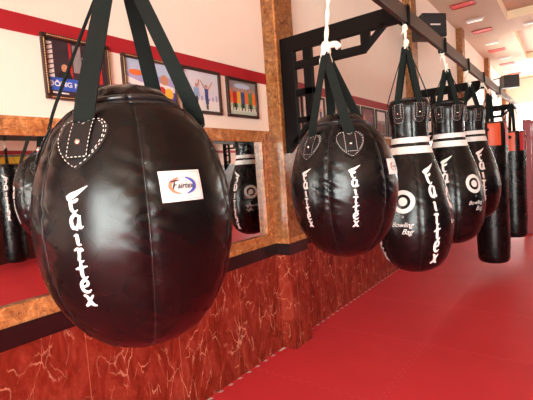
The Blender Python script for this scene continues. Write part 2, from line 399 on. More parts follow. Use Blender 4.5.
def picture(y0,y1,z0,z1,draw,pal,label,beads=False,group='framed photos on the left wall',tilt=.04):
    e=empty('picture_frame',(XL,(y0+y1)/2,z0)); tag(e,label,'picture frame',group)
    w,h=(y1-y0)/2,z1-z0; fw=.022; m=MB()
    def prof(a0,a1,b0,b1): m.box(.002,.024,a0,a1,b0,b1)
    prof(-w,w,0,fw); prof(-w,w,h-fw,h); prof(-w,-w+fw,fw,h-fw); prof(w-fw,w,fw,h-fw)
    bevel(m.build('frame',FRAMEW,e),.005)
    if beads:
        for q in (-1,1):
            m=MB(); m.tube([(.0235,q*(w-fw*.45),.024),(.0235,q*(w-fw*.45),h-.024)],.0014,6)
            for k in range(int((h-.05)/.012)): m.ball((.025,q*(w-fw*.45),.03+k*.012),.003,nu=6,nv=4)
            m.build('beading',BEAD,e)
            zz=fw*.45 if q<0 else h-fw*.45; m=MB(); m.tube([(.0235,-w+.024,zz),(.0235,w-.024,zz)],.0014,6)
            for k in range(int((2*w-.05)/.012)): m.ball((.025,-w+.03+k*.012,zz),.003,nu=6,nv=4)
            m.build('beading',BEAD,e)
    iw,ih=2*(w-fw),h-2*fw; F=Flat(); draw(F); names=list(pal)
    m=MB(); m.add([(.010,-iw/2,fw),(.010,iw/2,fw),(.010,iw/2,fw+ih),(.010,-iw/2,fw+ih)],[(0,1,2,3)],0)
    wr=[]
    for k,(pts,fs,c) in enumerate(F.sh):
        d=.0104+.00012*k
        m.add([(d,-iw/2+min(max(u,0),1)*iw,fw+min(max(v,0),1)*ih) for u,v in pts],fs,names.index(c))
    m.build('photo_print',[pal[n] for n in names],e)
    return e
PC={n:flat('ink_'+n,c) for n,c in dict(dark=(.035,.022,.03),black=(.012,.012,.014),white=(.75,.73,.70),red=(.45,.02,.02),skin=(.50,.24,.14),blue=(.03,.09,.45),
    orange=(.72,.16,.03),sky=(.42,.52,.68),pale=(.62,.62,.68),purple=(.10,.06,.28),lav=(.36,.32,.55),navy=(.03,.06,.22),shirt=(.25,.38,.58),green=(.10,.22,.07),
    yellow=(.70,.42,.04),grey=(.24,.22,.22),brown=(.14,.06,.035),mint=(.50,.58,.48),maroon=(.16,.02,.03)).items()}
def pal(first): 
    d={first:PC[first]}; d.update({k:v for k,v in PC.items() if k!=first}); return d
def man(F,u,v,h,top,legs,arms=0,skin='skin'):
    F.rect(u-.028*h*1.6,v,u-.004*h,v+.48*h,legs); F.rect(u+.004*h,v,u+.028*h*1.6,v+.48*h,legs)
    F.poly([(u-.06*h,v+.46*h),(u+.06*h,v+.46*h),(u+.085*h,v+.82*h),(u-.085*h,v+.82*h)],top)
    F.disc(u,v+.91*h,.05*h,.075*h,skin)
    if arms==1:
        F.line((u-.07*h,v+.8*h),(u-.25*h,v+1.12*h),.045*h,skin); F.line((u+.07*h,v+.8*h),(u+.27*h,v+1.1*h),.045*h,skin)
    elif arms==0:
        F.line((u-.085*h,v+.8*h),(u-.12*h,v+.46*h),.045*h,top); F.line((u+.085*h,v+.8*h),(u+.12*h,v+.46*h),.045*h,top)
    else:
        F.line((u-.085*h,v+.8*h),(u-.1*h,v+.5*h),.04*h,top); F.line((u+.07*h,v+.8*h),(u+.12*h,v+1.1*h),.045*h,skin)
def d1(F):
    F.rect(0,.3,.10,.95,'white')
    for k in range(7): F.line((.0,.36+k*.085),(.10,.40+k*.085),.02,'dark')
    F.rect(.36,.33,.40,.98,'red'); F.rect(.42,.45,.56,.95,'grey'); F.rect(.58,.35,.64,.75,'white'); F.rect(.84,.3,.92,.66,'red')
    F.disc(.27,.50,.055,.075,'skin'); F.poly([(.14,.28),(.40,.28),(.36,.44),(.18,.44)],'black'); F.disc(.70,.55,.06,.07,'skin'); F.poly([(.6,.3),(.82,.3),(.77,.48),(.63,.48)],'white')
    F.rect(0,.09,.58,.32,'blue'); F.text('ĐÔNG NA',.285,.165,.125,'white',0,.004); F.line((.04,.05),(.3,.04),.03,'white')
    F.rect(.52,.02,.70,.30,'orange'); F.disc(.61,.17,.05,.07,'yellow'); F.rect(.82,.05,1,.22,'blue')
def d2(F):
    F.rect(0,.68,1,1,'sky'); F.disc(.2,.70,.14,.07,'orange'); F.poly([(0,.45),(.3,.36),(.6,.42),(1,.30),(1,.45),(.6,.55),(.3,.48),(0,.6)],'white')
    F.rect(0,0,1,.33,'purple'); F.disc(.78,.62,.09,.13,'skin'); F.disc(.86,.28,.1,.15,'yellow'); F.disc(.72,.35,.07,.1,'red')
def d3(F):
    F.rect(0,0,1,.30,'white')
    for k in range(9): F.rect(.02+k*.11,.27,.07+k*.11,.33+.05*(k%3),'lav')
    for k in range(16): F.line((.03+.06*k,.45+.11*((k*7)%4)),(.06+.06*k,.47+.11*((k*7)%4)),.012,'sky')
    man(F,.33,.08,.62,'shirt','black',0); F.line((.37,.6),(.42,.80),.03,'skin'); man(F,.62,.04,.66,'navy','black',1)
    F.rect(.575,.18,.61,.34,'navy'); F.rect(.63,.18,.665,.34,'navy')
def d4(F):
    F.rect(0,.62,1,1,'grey'); F.disc(.5,.86,.3,.08,'sky')
    for k in range(7):
        u=.08+.14*k; c=['orange','red','yellow','navy','orange','green','orange'][k]
        F.disc(u,.72+.03*(k%2),.045,.06,'skin'); F.poly([(u-.075,.32),(u+.075,.32),(u+.06,.68),(u-.06,.68)],c); F.rect(u-.05,.12,u+.04,.34,'black' if k%2 else 'mint')
    F.rect(0,0,1,.13,'mint')
    for k in range(9): F.rect(.04+k*.11,.1,.09+k*.11,.2,'white')
def crowd(cs,floor):
    def d(F):
        F.rect(0,0,1,.25,floor)
        for k,c in enumerate(cs): man(F,.15+.7*k/max(1,len(cs)-1),.08,.62,c,'black',k%3)
    return d
def d7(F):
    F.rect(.05,.6,.95,.98,'white'); F.rect(.08,.08,.45,.5,'maroon'); F.rect(.5,.05,.92,.46,'brown')
G='framed photos on the left wall'
picture(.985,1.338,1.915,2.225,d1,pal('dark'),'beaded dark frame with a night scene and blue banner, leftmost photo on the wall',True)
picture(1.415,1.81,1.925,2.21,d2,pal('lav'),'dark framed photo in lavender and purple behind the straps of the nearest round bag',True)
picture(1.845,2.21,1.915,2.215,d3,pal('pale'),'dark framed photo of two people with raised arms on a pale background')
picture(2.275,2.635,1.915,2.205,d4,pal('green'),'dark framed photo of an orange-clad group, just left of the first brown pilaster')
picture(3.30,3.74,1.86,2.19,crowd(['white','navy'],'maroon'),pal('white'),'dark framed photo right of the first brown pilaster, behind the black bracket')
picture(3.80,4.18,1.92,2.19,crowd(['red','white','red'],'grey'),pal('dark'),'dark framed photo behind the straps of the second round bag')
picture(4.25,4.60,1.93,2.19,crowd(['white','red'],'brown'),pal('black'),'black photo in a dark frame, touching the right edge of the second round bag straps')
picture(4.665,5.035,1.94,2.19,crowd(['orange','navy'],'navy'),pal('maroon'),'maroon photo in a dark frame, right of the second round bag straps')
picture(5.10,5.455,1.85,2.19,d7,pal('grey'),'taller dark framed photo with a white upper half, left of the nearest bowling bag')
picture(5.52,5.90,1.85,2.185,crowd(['maroon','brown'],'maroon'),pal('brown'),'dark reddish framed photo partly behind the nearest bowling bag')

# ------------------------------------------------------------------ surface of revolution with decals
def pchip(ctrl,n):
    P=[Vector((r,0,z)) for r,z in ctrl]; t=[0]
    for a,b in zip(P,P[1:]): t.append(t[-1]+(b-a).length)
    m=[]
    for i in range(len(P)):
        if i==0: m.append((P[1]-P[0])/(t[1]-t[0]))
        elif i==len(P)-1: m.append((P[-1]-P[-2])/(t[-1]-t[-2]))
        else:
            a=(P[i]-P[i-1])/(t[i]-t[i-1]); b=(P[i+1]-P[i])/(t[i+1]-t[i]); w=(t[i]-t[i-1])/(t[i+1]-t[i-1]); m.append(a*(1-w)+b*w)
    out=[]
    for k in range(n):
        s=t[-1]*k/(n-1); i=0
        while i<len(P)-2 and s>t[i+1]: i+=1
        h=t[i+1]-t[i]; u=(s-t[i])/h
        out.append((2*u**3-3*u*u+1)*P[i]+(u**3-2*u*u+u)*h*m[i]+(-2*u**3+3*u*u)*P[i+1]+(u**3-u*u)*h*m[i+1])
    return [(max(0,p.x),p.z) for p in out]
class Rev:
    """a bag: revolved profile; theta = 0 faces local -Y, + to the right"""
    def __init__(s,ctrl,n=110):
        s.pr=pchip(ctrl,n); s.s=[0]
        for a,b in zip(s.pr,s.pr[1:]): s.s.append(s.s[-1]+math.hypot(b[0]-a[0],b[1]-a[1]))
        s.seams=[]; s.wr=0
    def at(s,d):
        d=min(max(d,0),s.s[-1]*.999); i=0
        while s.s[i+1]<d: i+=1
        u=(d-s.s[i])/(s.s[i+1]-s.s[i]); a,b=s.pr[i],s.pr[i+1]
        dr,dz=b[0]-a[0],b[1]-a[1]; l=math.hypot(dr,dz)
        return a[0]+(b[0]-a[0])*u,a[1]+(b[1]-a[1])*u,(-dz/l,dr/l)
    def s_of_z(s,z):
        for i in range(len(s.pr)-1):
            if s.pr[i][1]>=z>=s.pr[i+1][1] and s.pr[i][0]>.02:
                return s.s[i]+(s.pr[i][1]-z)/max(1e-9,s.pr[i][1]-s.pr[i+1][1])*(s.s[i+1]-s.s[i])
        return 0
    def disp(s,th,z,d):
        """wrinkles and seam grooves (metres, + outwards)"""
        o=0.0; S=s.s[-1]; edge=min(1,d/(.12*S))*min(1,(S-d)/(.15*S)); edge=max(0,edge)
        for k,q in enumerate(s.seams):
            a=(th-q+PI)%(2*PI)-PI
            o-=.004*math.exp(-(a/.05)**2)*edge
            w=math.exp(-(abs(a)/.19)**1.5)
            o+=s.wr*.8*w*edge*noise.noise(Vector((a*2.2+k*9.1,k*3.3,z*40+a*5)))
            o+=s.wr*.35*w*edge*noise.noise(Vector((a*3+k*5,z*75-a*9,k)))
        o+=.22*s.wr*noise.noise(Vector((math.sin(th)*2.2,math.cos(th)*2.2,z*7)))*edge if s.wr else 0
        return o
    def pt(s,th,d,off=0):
        r,z,n=s.at(d); o=off+s.disp(th,z,d)
        r2=r+n[0]*o; z2=z+n[1]*o
        return Vector((r2*math.sin(th),-r2*math.cos(th),z2))
    def body(s,name,mat,parent,nu=168):
        vs=[];fs=[]; n=len(s.pr)
        for i in range(n-1):
            for k in range(nu): vs.append(s.pt(2*PI*k/nu,s.s[i]))
        for i in range(n-2):
            for k in range(nu):
                k2=(k+1)%nu; fs.append((i*nu+k,(i+1)*nu+k,(i+1)*nu+k2,i*nu+k2))
        vs.append((0,0,s.pr[-1][1])); t=len(vs)-1
        for k in range(nu): fs.append(((n-2)*nu+k,t,(n-2)*nu+(k+1)%nu))
        fs.append(tuple(range(nu)))
        return mesh_obj(name,vs,fs,mat,parent,None,True)
    def seam_parts(s,parent,r=.0014):
        S=s.s[-1]
        for q in s.seams:
            m=MB(); m.tube([s.pt(q,S*(.06+.86*i/90),.0004) for i in range(91)],r,6); m.build('seam',ZIP,parent,True)
    def decal(s,name,shapes,mats,parent,th0,s0,rot=0,off=.0015,thick=0,step=.0):
        """shapes: list of (pts2d, faces, material index); u right, v up from the anchor"""
        vs=[];fs=[];fm=[]; c,sn=math.cos(rot),math.sin(rot)
        for q,(pts,ff,mi) in enumerate(shapes):
            b=len(vs)
            for u,v in pts:
                u,v=u*c-v*sn,u*sn+v*c
                d=s0-v; r=max(.03,s.at(d)[0]); vs.append(s.pt(th0+u/r,d,off+step*q))
            for f in ff: fs.append([b+i for i in f]); fm.append(mi)
        o=mesh_obj(name,vs,fs,mats,parent,fm)
        if thick>0:
            m=o.modifiers.new('thick','SOLIDIFY'); m.thickness=thick; m.offset=1
        return o
def ribbon(pts,w):
    """brush stroke: polyline -> quad strip with per-point widths"""
    n=len(pts); ws=w if isinstance(w,(list,tuple)) else [w]*n; vs=[]; fs=[]
    for i,p in enumerate(pts):
        a=pts[max(i-1,0)]; b=pts[min(i+1,n-1)]; dx,dy=b[0]-a[0],b[1]-a[1]; l=math.hypot(dx,dy) or 1
        nx,ny=-dy/l*ws[i]/2,dx/l*ws[i]/2
        vs+=[(p[0]+nx,p[1]+ny),(p[0]-nx,p[1]-ny)]
    for i in range(n-1): fs.append([2*i,2*i+1,2*i+3,2*i+2])
    return vs,fs
def smooth(pts,k=5):
    out=[]; n=len(pts)
    for i in range(n-1):
        p0,p1,p2,p3=pts[max(i-1,0)],pts[i],pts[i+1],pts[min(i+2,n-1)]
        for j in range(k):
            t=j/k
            out.append(tuple(.5*((2*p1[a])+(-p0[a]+p2[a])*t+(2*p0[a]-5*p1[a]+4*p2[a]-p3[a])*t*t+(-p0[a]+3*p1[a]-3*p2[a]+p3[a])*t**3) for a in range(len(p1))))
    out.append(tuple(pts[-1])); return out
# brush capitals of the stacked word, each in a unit box: strokes of (u, v, width)
GL={'F':[[(-.62,.28,.26),(-.30,.42,.36),(.15,.62,.26),(.85,1.02,.03)],[(-.40,.40,.16),(-.34,.0,.22),(-.26,-.40,.22),(-.05,-.58,.14),(.18,-.45,.05)],[(-.36,.02,.10),(.02,.12,.2),(.22,.24,.06)]],
 'a':[[(.22,.38,.12),(-.10,.46,.20),(-.32,.14,.22),(-.22,-.30,.22),(.06,-.32,.18),(.24,.08,.16)],[(.28,.44,.14),(.24,.0,.22),(.30,-.34,.18),(.52,-.26,.05)]],
 'i':[[(.02,.30,.14),(.02,.0,.22),(.06,-.34,.18),(.28,-.36,.05)],[(-.22,.18,.06),(.0,.28,.12)],[(.0,.58,.16),(.10,.64,.16)]],
 'r':[[(-.30,.30,.10),(-.02,.40,.16),(.02,.02,.18),(-.06,-.36,.20)],[(-.04,.02,.12),(.16,.36,.20),(.34,.28,.10)],[(-.06,-.36,.16),(.14,-.42,.12),(.3,-.34,.04)]],
 't':[[(.02,.62,.12),(.0,.20,.22),(-.02,-.30,.22),(.16,-.46,.14),(.36,-.34,.05)],[(-.42,.14,.08),(-.05,.24,.18),(.46,.34,.05)]],
 'e':[[(-.26,-.02,.10),(.14,.10,.16),(.22,.36,.16),(-.02,.44,.18),(-.26,.16,.22),(-.20,-.26,.22),(.08,-.38,.18),(.34,-.22,.05)]],
 'x':[[(-.34,.40,.10),(-.12,.32,.20),(.12,-.26,.22),(.40,-.38,.06)],[(.36,.42,.10),(.10,.12,.16),(-.16,-.24,.20),(-.40,-.42,.12)]]}
def stacked(word,length,wid):
    """one brush-written letter below the other, from v = 0 downwards"""
    out=[]; hs={'F':1.35,'a':.95,'i':1.0,'r':.95,'t':1.05,'e':.95,'x':1.0}; tot=sum(hs[c] for c in word); v=0
    for k,ch in enumerate(word):
        h=hs[ch]*length/tot; cy=v-h/2; v-=h; sc_=h/(hs[ch])*1.02
        for st in GL[ch]:
            p=smooth(st,5); out.append((*ribbon([(a*wid,cy+b*sc_*.92) for a,b,c in p],[c*(wid+sc_)*.56 for a,b,c in p]),0))
    return out
def rope_mesh(m,p0,p1,r,wob=.004,n=14,strands=2,ph=0):
    p0=Vector(p0);p1=Vector(p1); d=(p1-p0)
    a=d.normalized().cross(Vector((.3,1,.2))).normalized(); b=d.normalized().cross(a)
    for s in range(strands):
        pts=[]
        for i in range(n+1):
            t=i/n; q=ph+2*PI*(s/strands)+t*d.length*38
            pts.append(p0+d*t+(a*math.cos(q)+b*math.sin(q))*r*.55)
        m.tube(pts,r*.72,6)
def knot(m,c,R_,r,seed,tails=5,bow=False):
    rr=random.Random(seed); c=Vector(c)
    for k in range(4):
        ax=Vector((rr.uniform(-1,1),rr.uniform(-1,1),rr.uniform(-.5,.5))).normalized(); u=ax.orthogonal().normalized(); w=ax.cross(u)
        cc=c+Vector((rr.uniform(-.3,.3)*R_,rr.uniform(-.3,.3)*R_,(k-1.5)*R_*.7))
        m.tube([cc+(u*math.cos(t)+w*math.sin(t)*.8)*R_ for t in [2*PI*i/14 for i in range(15)]],r,7)
    for k in range(tails):
        a=rr.uniform(0,2*PI); m.tube(smooth([tuple(c),tuple(c+Vector((math.cos(a)*R_*1.0,math.sin(a)*R_*1.0,-R_*1.3))),tuple(c+Vector((math.cos(a)*R_*1.5,math.sin(a)*R_*1.5,-R_*(2.4+rr.random()))))],3),[r*.5]*6+[r*.25],5)
    if bow:
        for sx in (1,):
            m.tube(smooth([tuple(c),tuple(c+Vector((sx*.035,-.01,.02))),tuple(c+Vector((sx*.07,-.005,.018))),tuple(c+Vector((sx*.085,0,-.008))),tuple(c+Vector((sx*.06,0,-.02)))],4),r*1.25,8)

def heart_outline(w,h,n=40,hole=0):
    """spade/heart patch, tip down; origin at the centre"""
    pts=[]
    half=[(0,.40),(.16,.50),(.34,.50),(.47,.36),(.50,.14),(.42,-.10),(.26,-.32),(.10,-.46),(0,-.52)]
    hs=smooth(half,4); full=hs+[(-x,y) for x,y in hs[-2:0:-1]]
    return [(x*w,y*h) for x,y in full]
def u_outline(w,h):
    half=[(0,.5),(.40,.5),(.48,.42),(.5,.1),(.46,-.2),(.34,-.42),(.16,-.5),(0,-.52)]
    hs=smooth(half,4); return [(x*w,y*h) for x,y in hs+[(-a,b) for a,b in hs[-2:0:-1]]]
def dashes(loop,wid,dash,gap,closed=True):
    out=[]; L=loop+[loop[0]] if closed else loop; acc=0; seg=[]; on=True; lim=dash
    for a,b in zip(L,L[1:]):
        l=math.hypot(b[0]-a[0],b[1]-a[1]); n=max(1,int(l/(dash/3)))
        for i in range(n):
            p=(a[0]+(b[0]-a[0])*i/n,a[1]+(b[1]-a[1])*i/n)
            if on: seg.append(p)
            acc+=l/n
            if acc>lim:
                if on and len(seg)>1: out.append((*ribbon(seg,wid),0))
                seg=[]; on=not on; acc=0; lim=dash if on else gap
    return out
def fan(loop,k=4):
    """polygon -> concentric rings so it can wrap a curved surface"""
    n=len(loop); cx=sum(p[0] for p in loop)/n; cy=sum(p[1] for p in loop)/n; vs=[];fs=[]
    for j in range(k,0,-1):
        for p in loop: vs.append((cx+(p[0]-cx)*j/k,cy+(p[1]-cy)*j/k))
    vs.append((cx,cy))
    for j in range(k-1):
        for i in range(n): i2=(i+1)%n; fs.append([j*n+i,j*n+i2,(j+1)*n+i2,(j+1)*n+i])
    for i in range(n): fs.append([(k-1)*n+i,(k-1)*n+(i+1)%n,k*n])
    return vs,fs
def grid(w,h,nx,ny):
    vs=[(-w/2+w*i/nx,-h/2+h*j/ny) for j in range(ny+1) for i in range(nx+1)]
    return vs,[[j*(nx+1)+i,j*(nx+1)+i+1,(j+1)*(nx+1)+i+1,(j+1)*(nx+1)+i] for j in range(ny) for i in range(nx)]
def ring(ru,rv,wd,n=48,a0=0,a1=2*PI,taper=False,c=(0,0)):
    pts=[];ws=[]
    for i in range(n+1):
        t=a0+(a1-a0)*i/n; pts.append((c[0]+ru*math.cos(t),c[1]+rv*math.sin(t))); ws.append(wd*(math.sin(PI*i/n)**.6*.92+.08) if taper else wd)
    return ribbon(pts,ws)
def strap(root,rev,th,d,apex,wb,wt,off,spread,fold=True):
    """webbing from the patch up to the knot"""
    r,z,n=rev.at(d); t=Vector((math.cos(th),math.sin(th),0)); p=rev.pt(th,d+.008,.006); p1=rev.pt(th,d,.008)
    out=Vector((math.sin(th),-math.cos(th),0)); top=apex+t*spread+out*.012
    key=[p,p1,p1+(top-p1)*.12+out*.004,p1+(top-p1)*.5+out*.003,p1+(top-p1)*.82,top]
    pts=[Vector(q) for q in smooth([tuple(k) for k in key],5)]; N_=len(pts); vs=[];fs=[]
    for i,q in enumerate(pts):
        f=i/(N_-1); w=wb+(wt-wb)*max(0,(f-.3)/.7)
        dd=(pts[min(i+1,N_-1)]-pts[max(i-1,0)]).normalized(); nn=t.cross(dd).normalized(); bl=min(1,f*1.5) if fold else 0; cm=Vector((1 if t.x>=0 else -1,.0,0)); tw=(t*(1-bl)+cm*bl).normalized()
        nn=tw.cross(dd).normalized()
        for a,b in ((-1,-1),(1,-1),(1,1),(-1,1)): vs.append(q+tw*(a*w/2)+nn*(b*.0022))
    for i in range(N_-1):
        for k in range(4): k2=(k+1)%4; fs.append((i*4+k,i*4+k2,(i+1)*4+k2,(i+1)*4+k))
    fs+= [(3,2,1,0),tuple((N_-1)*4+k for k in range(4))]
    return mesh_obj('strap',vs,fs,STRAP,root)

def facing(x,y): return math.atan2(-x,y)      # turns local -Y to the camera at the origin
BEAMX,BEAMZ=-.892,2.432
def top_rope(root,c,apex_z,bx=BEAMX,beam_z=BEAMZ,bh=.10,bw=.036,seed=1,bow=False,kn=.020,ceil=None,top=None):
    """rope from the straps' apex up and once round the beam, in the bag's own frame"""
    inv=Matrix.Translation(root.location)@Matrix.Rotation(root.rotation_euler.z,4,'Z')@Matrix.Scale(root.scale[0],4); inv=inv.inverted()
    W=lambda p: inv@Vector(p)
    m=MB(); a=Vector((c[0],c[1],apex_z))
    if ceil is None:
        x0,x1,z0,z1=bx-bw/2-.009,bx+bw/2+.009,beam_z-.009,beam_z+bh+.009; y=(top or c)[1]
        low=Vector((bx,y,z0)); d=(low-a)
        rope_mesh(m,W(a),W(low),.009,n=max(10,int(d.length*60)))
        hk=MB()
        for dy in (-.014,.014): hk.tube([W((px,y+dy,pz)) for px,pz in ((bx,z0),(x1,z0),(x1,z1),(x0,z1),(x0,z0),(bx,z0))],.007,7)
        hk.tube([W((bx,y-.014,z0)),W((bx,y+.014,z0))],.008,7); hk.tube([W(q) for q in smooth([(bx,y,z0),(bx+.012,y,z0-.02),(bx,y,z0-.036),(bx-.012,y,z0-.022)],5)],.005,7)
        hk.build('beam_hook',BLKMET,root,True)
        knot(m,W(low-Vector((0,0,.02))),.017,.007,seed+7,2)
    else:
        rope_mesh(m,W(a),W((c[0],c[1],ceil-.01)),.009,n=60)
        m.tube([W((c[0],c[1],ceil-.03)),W((c[0],c[1],ceil-.001))],.03,12)
    k=a+Vector((0,0,.012)); knot(m,W(k),kn,.0085,seed,6)
    if bow:
        pts=[k,k+Vector((.018,.014,.022)),k+Vector((.042,.03,.026)),k+Vector((.054,.038,.006))]
        m.tube([W(p) for p in smooth([tuple(p) for p in pts],4)],[.012]*4+[.015]*6+[.017]*2+[.012],8)
    m.build('rope',ROPE,root,True)

# ------------------------------------------------------------------ round bags
def round_bag(x,y,zb,scale,th_heart,label,group,apex,seed=1,label_side=True,bow=False,ceil=None,letters=True):
    root=empty('punching_bag',(x,y,zb),facing(x,y)); tag(root,label,'punching bag',group)
    S=scale
    ctrl=[(.118,.640),(.150,.622),(.190,.578),(.231,.486),(.252,.372),(.246,.25),(.205,.128),(.13,.040),(.06,.008),(0,0)]
    rev=Rev([(r*S,z*S) for r,z in ctrl],120); h1=th_heart; rev.wr=.0062*S
    mid=h1-math.radians(26); rev.seams=[mid,mid+math.radians(61),mid-math.radians(61),mid+PI,mid+PI+math.radians(61),mid+PI-math.radians(61)]
    rev.body('body',LEA,root,220); rev.seam_parts(root)
    # domed lid closed by a zip band
    lid=Rev([(.001,.695*S),(.05*S,.69*S),(.095*S,.672*S),(.118*S,.645*S),(.122*S,.632*S),(0.118*S,.625*S)],14); 
    vs=[];fs=[];nu=96
    for i,(r,z) in enumerate(lid.pr):
        for k in range(nu):
            t=2*PI*k/nu; w=.004*noise.noise(Vector((math.cos(t)*3,math.sin(t)*3,z*40+seed))); vs.append(((r+w)*math.sin(t),-(r+w)*math.cos(t),z+w))
    for i in range(len(lid.pr)-1):
        for k in range(nu): k2=(k+1)%nu; fs.append((i*nu+k,(i+1)*nu+k,(i+1)*nu+k2,i*nu+k2))
    mesh_obj('lid',vs,fs,LEA,root,None,True)
    m=MB()
    for zz,rr,tr in ((.640,.125,.0075),(.624,.133,.0085)):
        m.tube([(rr*S*math.sin(t),-rr*S*math.cos(t),(zz+.004*math.sin(2*t+1))*S) for t in [2*PI*k/72 for k in range(73)]],tr*S,8)
    m.build('zip_band',ZIP,root,True)
    AP=Matrix.Rotation(-root.rotation_euler.z,3,'Z')@Vector((apex[0],apex[1],apex[2]-zb))
    d60=math.radians(52); hs=[h1,h1-d60,h1+PI,h1+PI-d60]
    sp=rev.s_of_z(.533*S)
    for k,t in enumerate(hs):
        hp=rev.decal('strap_patch',[(*fan(heart_outline(.120*S,.116*S),4),0)],LEA2,root,t,sp,0,.0015,.0025)
        st=dashes(heart_outline(.114*S,.110*S),.0016,.0065,.0016)+dashes(heart_outline(.105*S,.101*S)[8:24],.0016,.0065,.0016,False)
        st+=dashes([(-.024*S,.058*S),(-.024*S,-.034*S),(.024*S,-.034*S),(.024*S,.058*S)],.0016,.0065,.0016,False)
        rev.decal('stitching',st,STITCH,hp,t,sp,0,.0078)
        tl=rev.decal('strap_tail',[(*grid(.046*S,.095*S,5,8),0)],LEA2,hp,t,sp-.012*S,0,.0042,.0025)
        q=rev.pt(t,sp,.008); n=Vector((math.sin(t),-math.cos(t),.35)).normalized(); mm=MB(); mm.tube([q-n*.003,q+n*.002,q+n*.004],[.0065,.0065,.003],12); mm.build('rivet',STEEL,hp,True)
        strap(root,rev,t,sp-.060*S,AP,.047*S,.038*S,.006,.005*(1 if k%2 else -1),fold=(k!=1))
        if letters: rev.decal('lettering',stacked('Fairtex',.262*S,.034*S),WHITE,root,t,rev.s_of_z(.430*S),0,.0016)
    if label_side:
        for t in (h1+math.radians(54),h1+PI+math.radians(54)):
            lb=rev.decal('logo_label',[(*grid(.104*S,.070*S,10,7),0)],plain('label_white',(.80,.77,.75),.5) if 'label_white' not in bpy.data.materials else bpy.data.materials['label_white'],root,t,rev.s_of_z(.425*S),0,.0025,.001)
            s_=[]; w2,h2=.0475*S,.0305*S
            for a,b in (((-w2,-h2),(w2,-h2)),((w2,-h2),(w2,h2)),((w2,h2),(-w2,h2)),((-w2,h2),(-w2,-h2))):
                s_.append((*ribbon([(a[0]+(b[0]-a[0])*i/8,a[1]+(b[1]-a[1])*i/8) for i in range(9)],.0008),0))
            s_.append((*ring(.031*S,.0185*S,.0085*S,40,PI*.58,PI*1.42,True),1)); s_.append((*ring(.031*S,.0185*S,.0085*S,40,-PI*.42,PI*.42,True),2))
            s_.append((*ring(.034*S,.0205*S,.0008,60),0))
            vs,fs=text_mesh('airtex',.019*S,.35,.0003); s_.append(([(a*.92+.006*S,b-.006*S) for a,b in vs],fs,3))
            p=smooth([(-.031,.009,.002),(-.018,.0115,.004),(-.006,.013,.001)],4); s_.append((*ribbon([(a*S,b*S) for a,b,c in p],[c*S for a,b,c in p]),3))
            p=smooth([(-.019,.011,.002),(-.022,.0,.004),(-.026,-.009,.001)],4); s_.append((*ribbon([(a*S,b*S) for a,b,c in p],[c*S for a,b,c in p]),3))
            s_.append((*ribbon([(-.024*S,.001*S),(-.015*S,.003*S)],.002*S),3))
            mm=[flat('logo_line',(.25,.28,.5)),flat('logo_orange',(.75,.25,.12)),flat('logo_blue',(.06,.09,.48)),flat('logo_ink',(.03,.03,.05))] if 'logo_line' not in bpy.data.materials else [bpy.data.materials[n] for n in ('logo_line','logo_orange','logo_blue','logo_ink')]
            rev.decal('logo_print',s_,mm,lb,t,rev.s_of_z(.425*S),0,.0042,0,.00006)
    top_rope(root,(x+apex[0],y+apex[1]),apex[2],seed=seed,bow=bow,ceil=ceil,top=(x,y))
    return root
GB='round black bags with heart patches'
round_bag(-.89,.642,1.084,.937,math.radians(-30),'big round black leather punching bag nearest the camera, with a white logo label',GB,(.004,.003,2.05),3)
round_bag(-.886,1.813,1.064,.989,math.radians(11),'second round black punching bag, in front of the brown pilaster, with two lettered panels',GB,(-.040,-.028,2.035),11,bow=True)
round_bag(.46,2.2,.88,1.5,math.radians(20),'round black bag hanging right of the camera, seen only in the mirror',GB,(0,0,2.45),5,label_side=False,ceil=ZC)

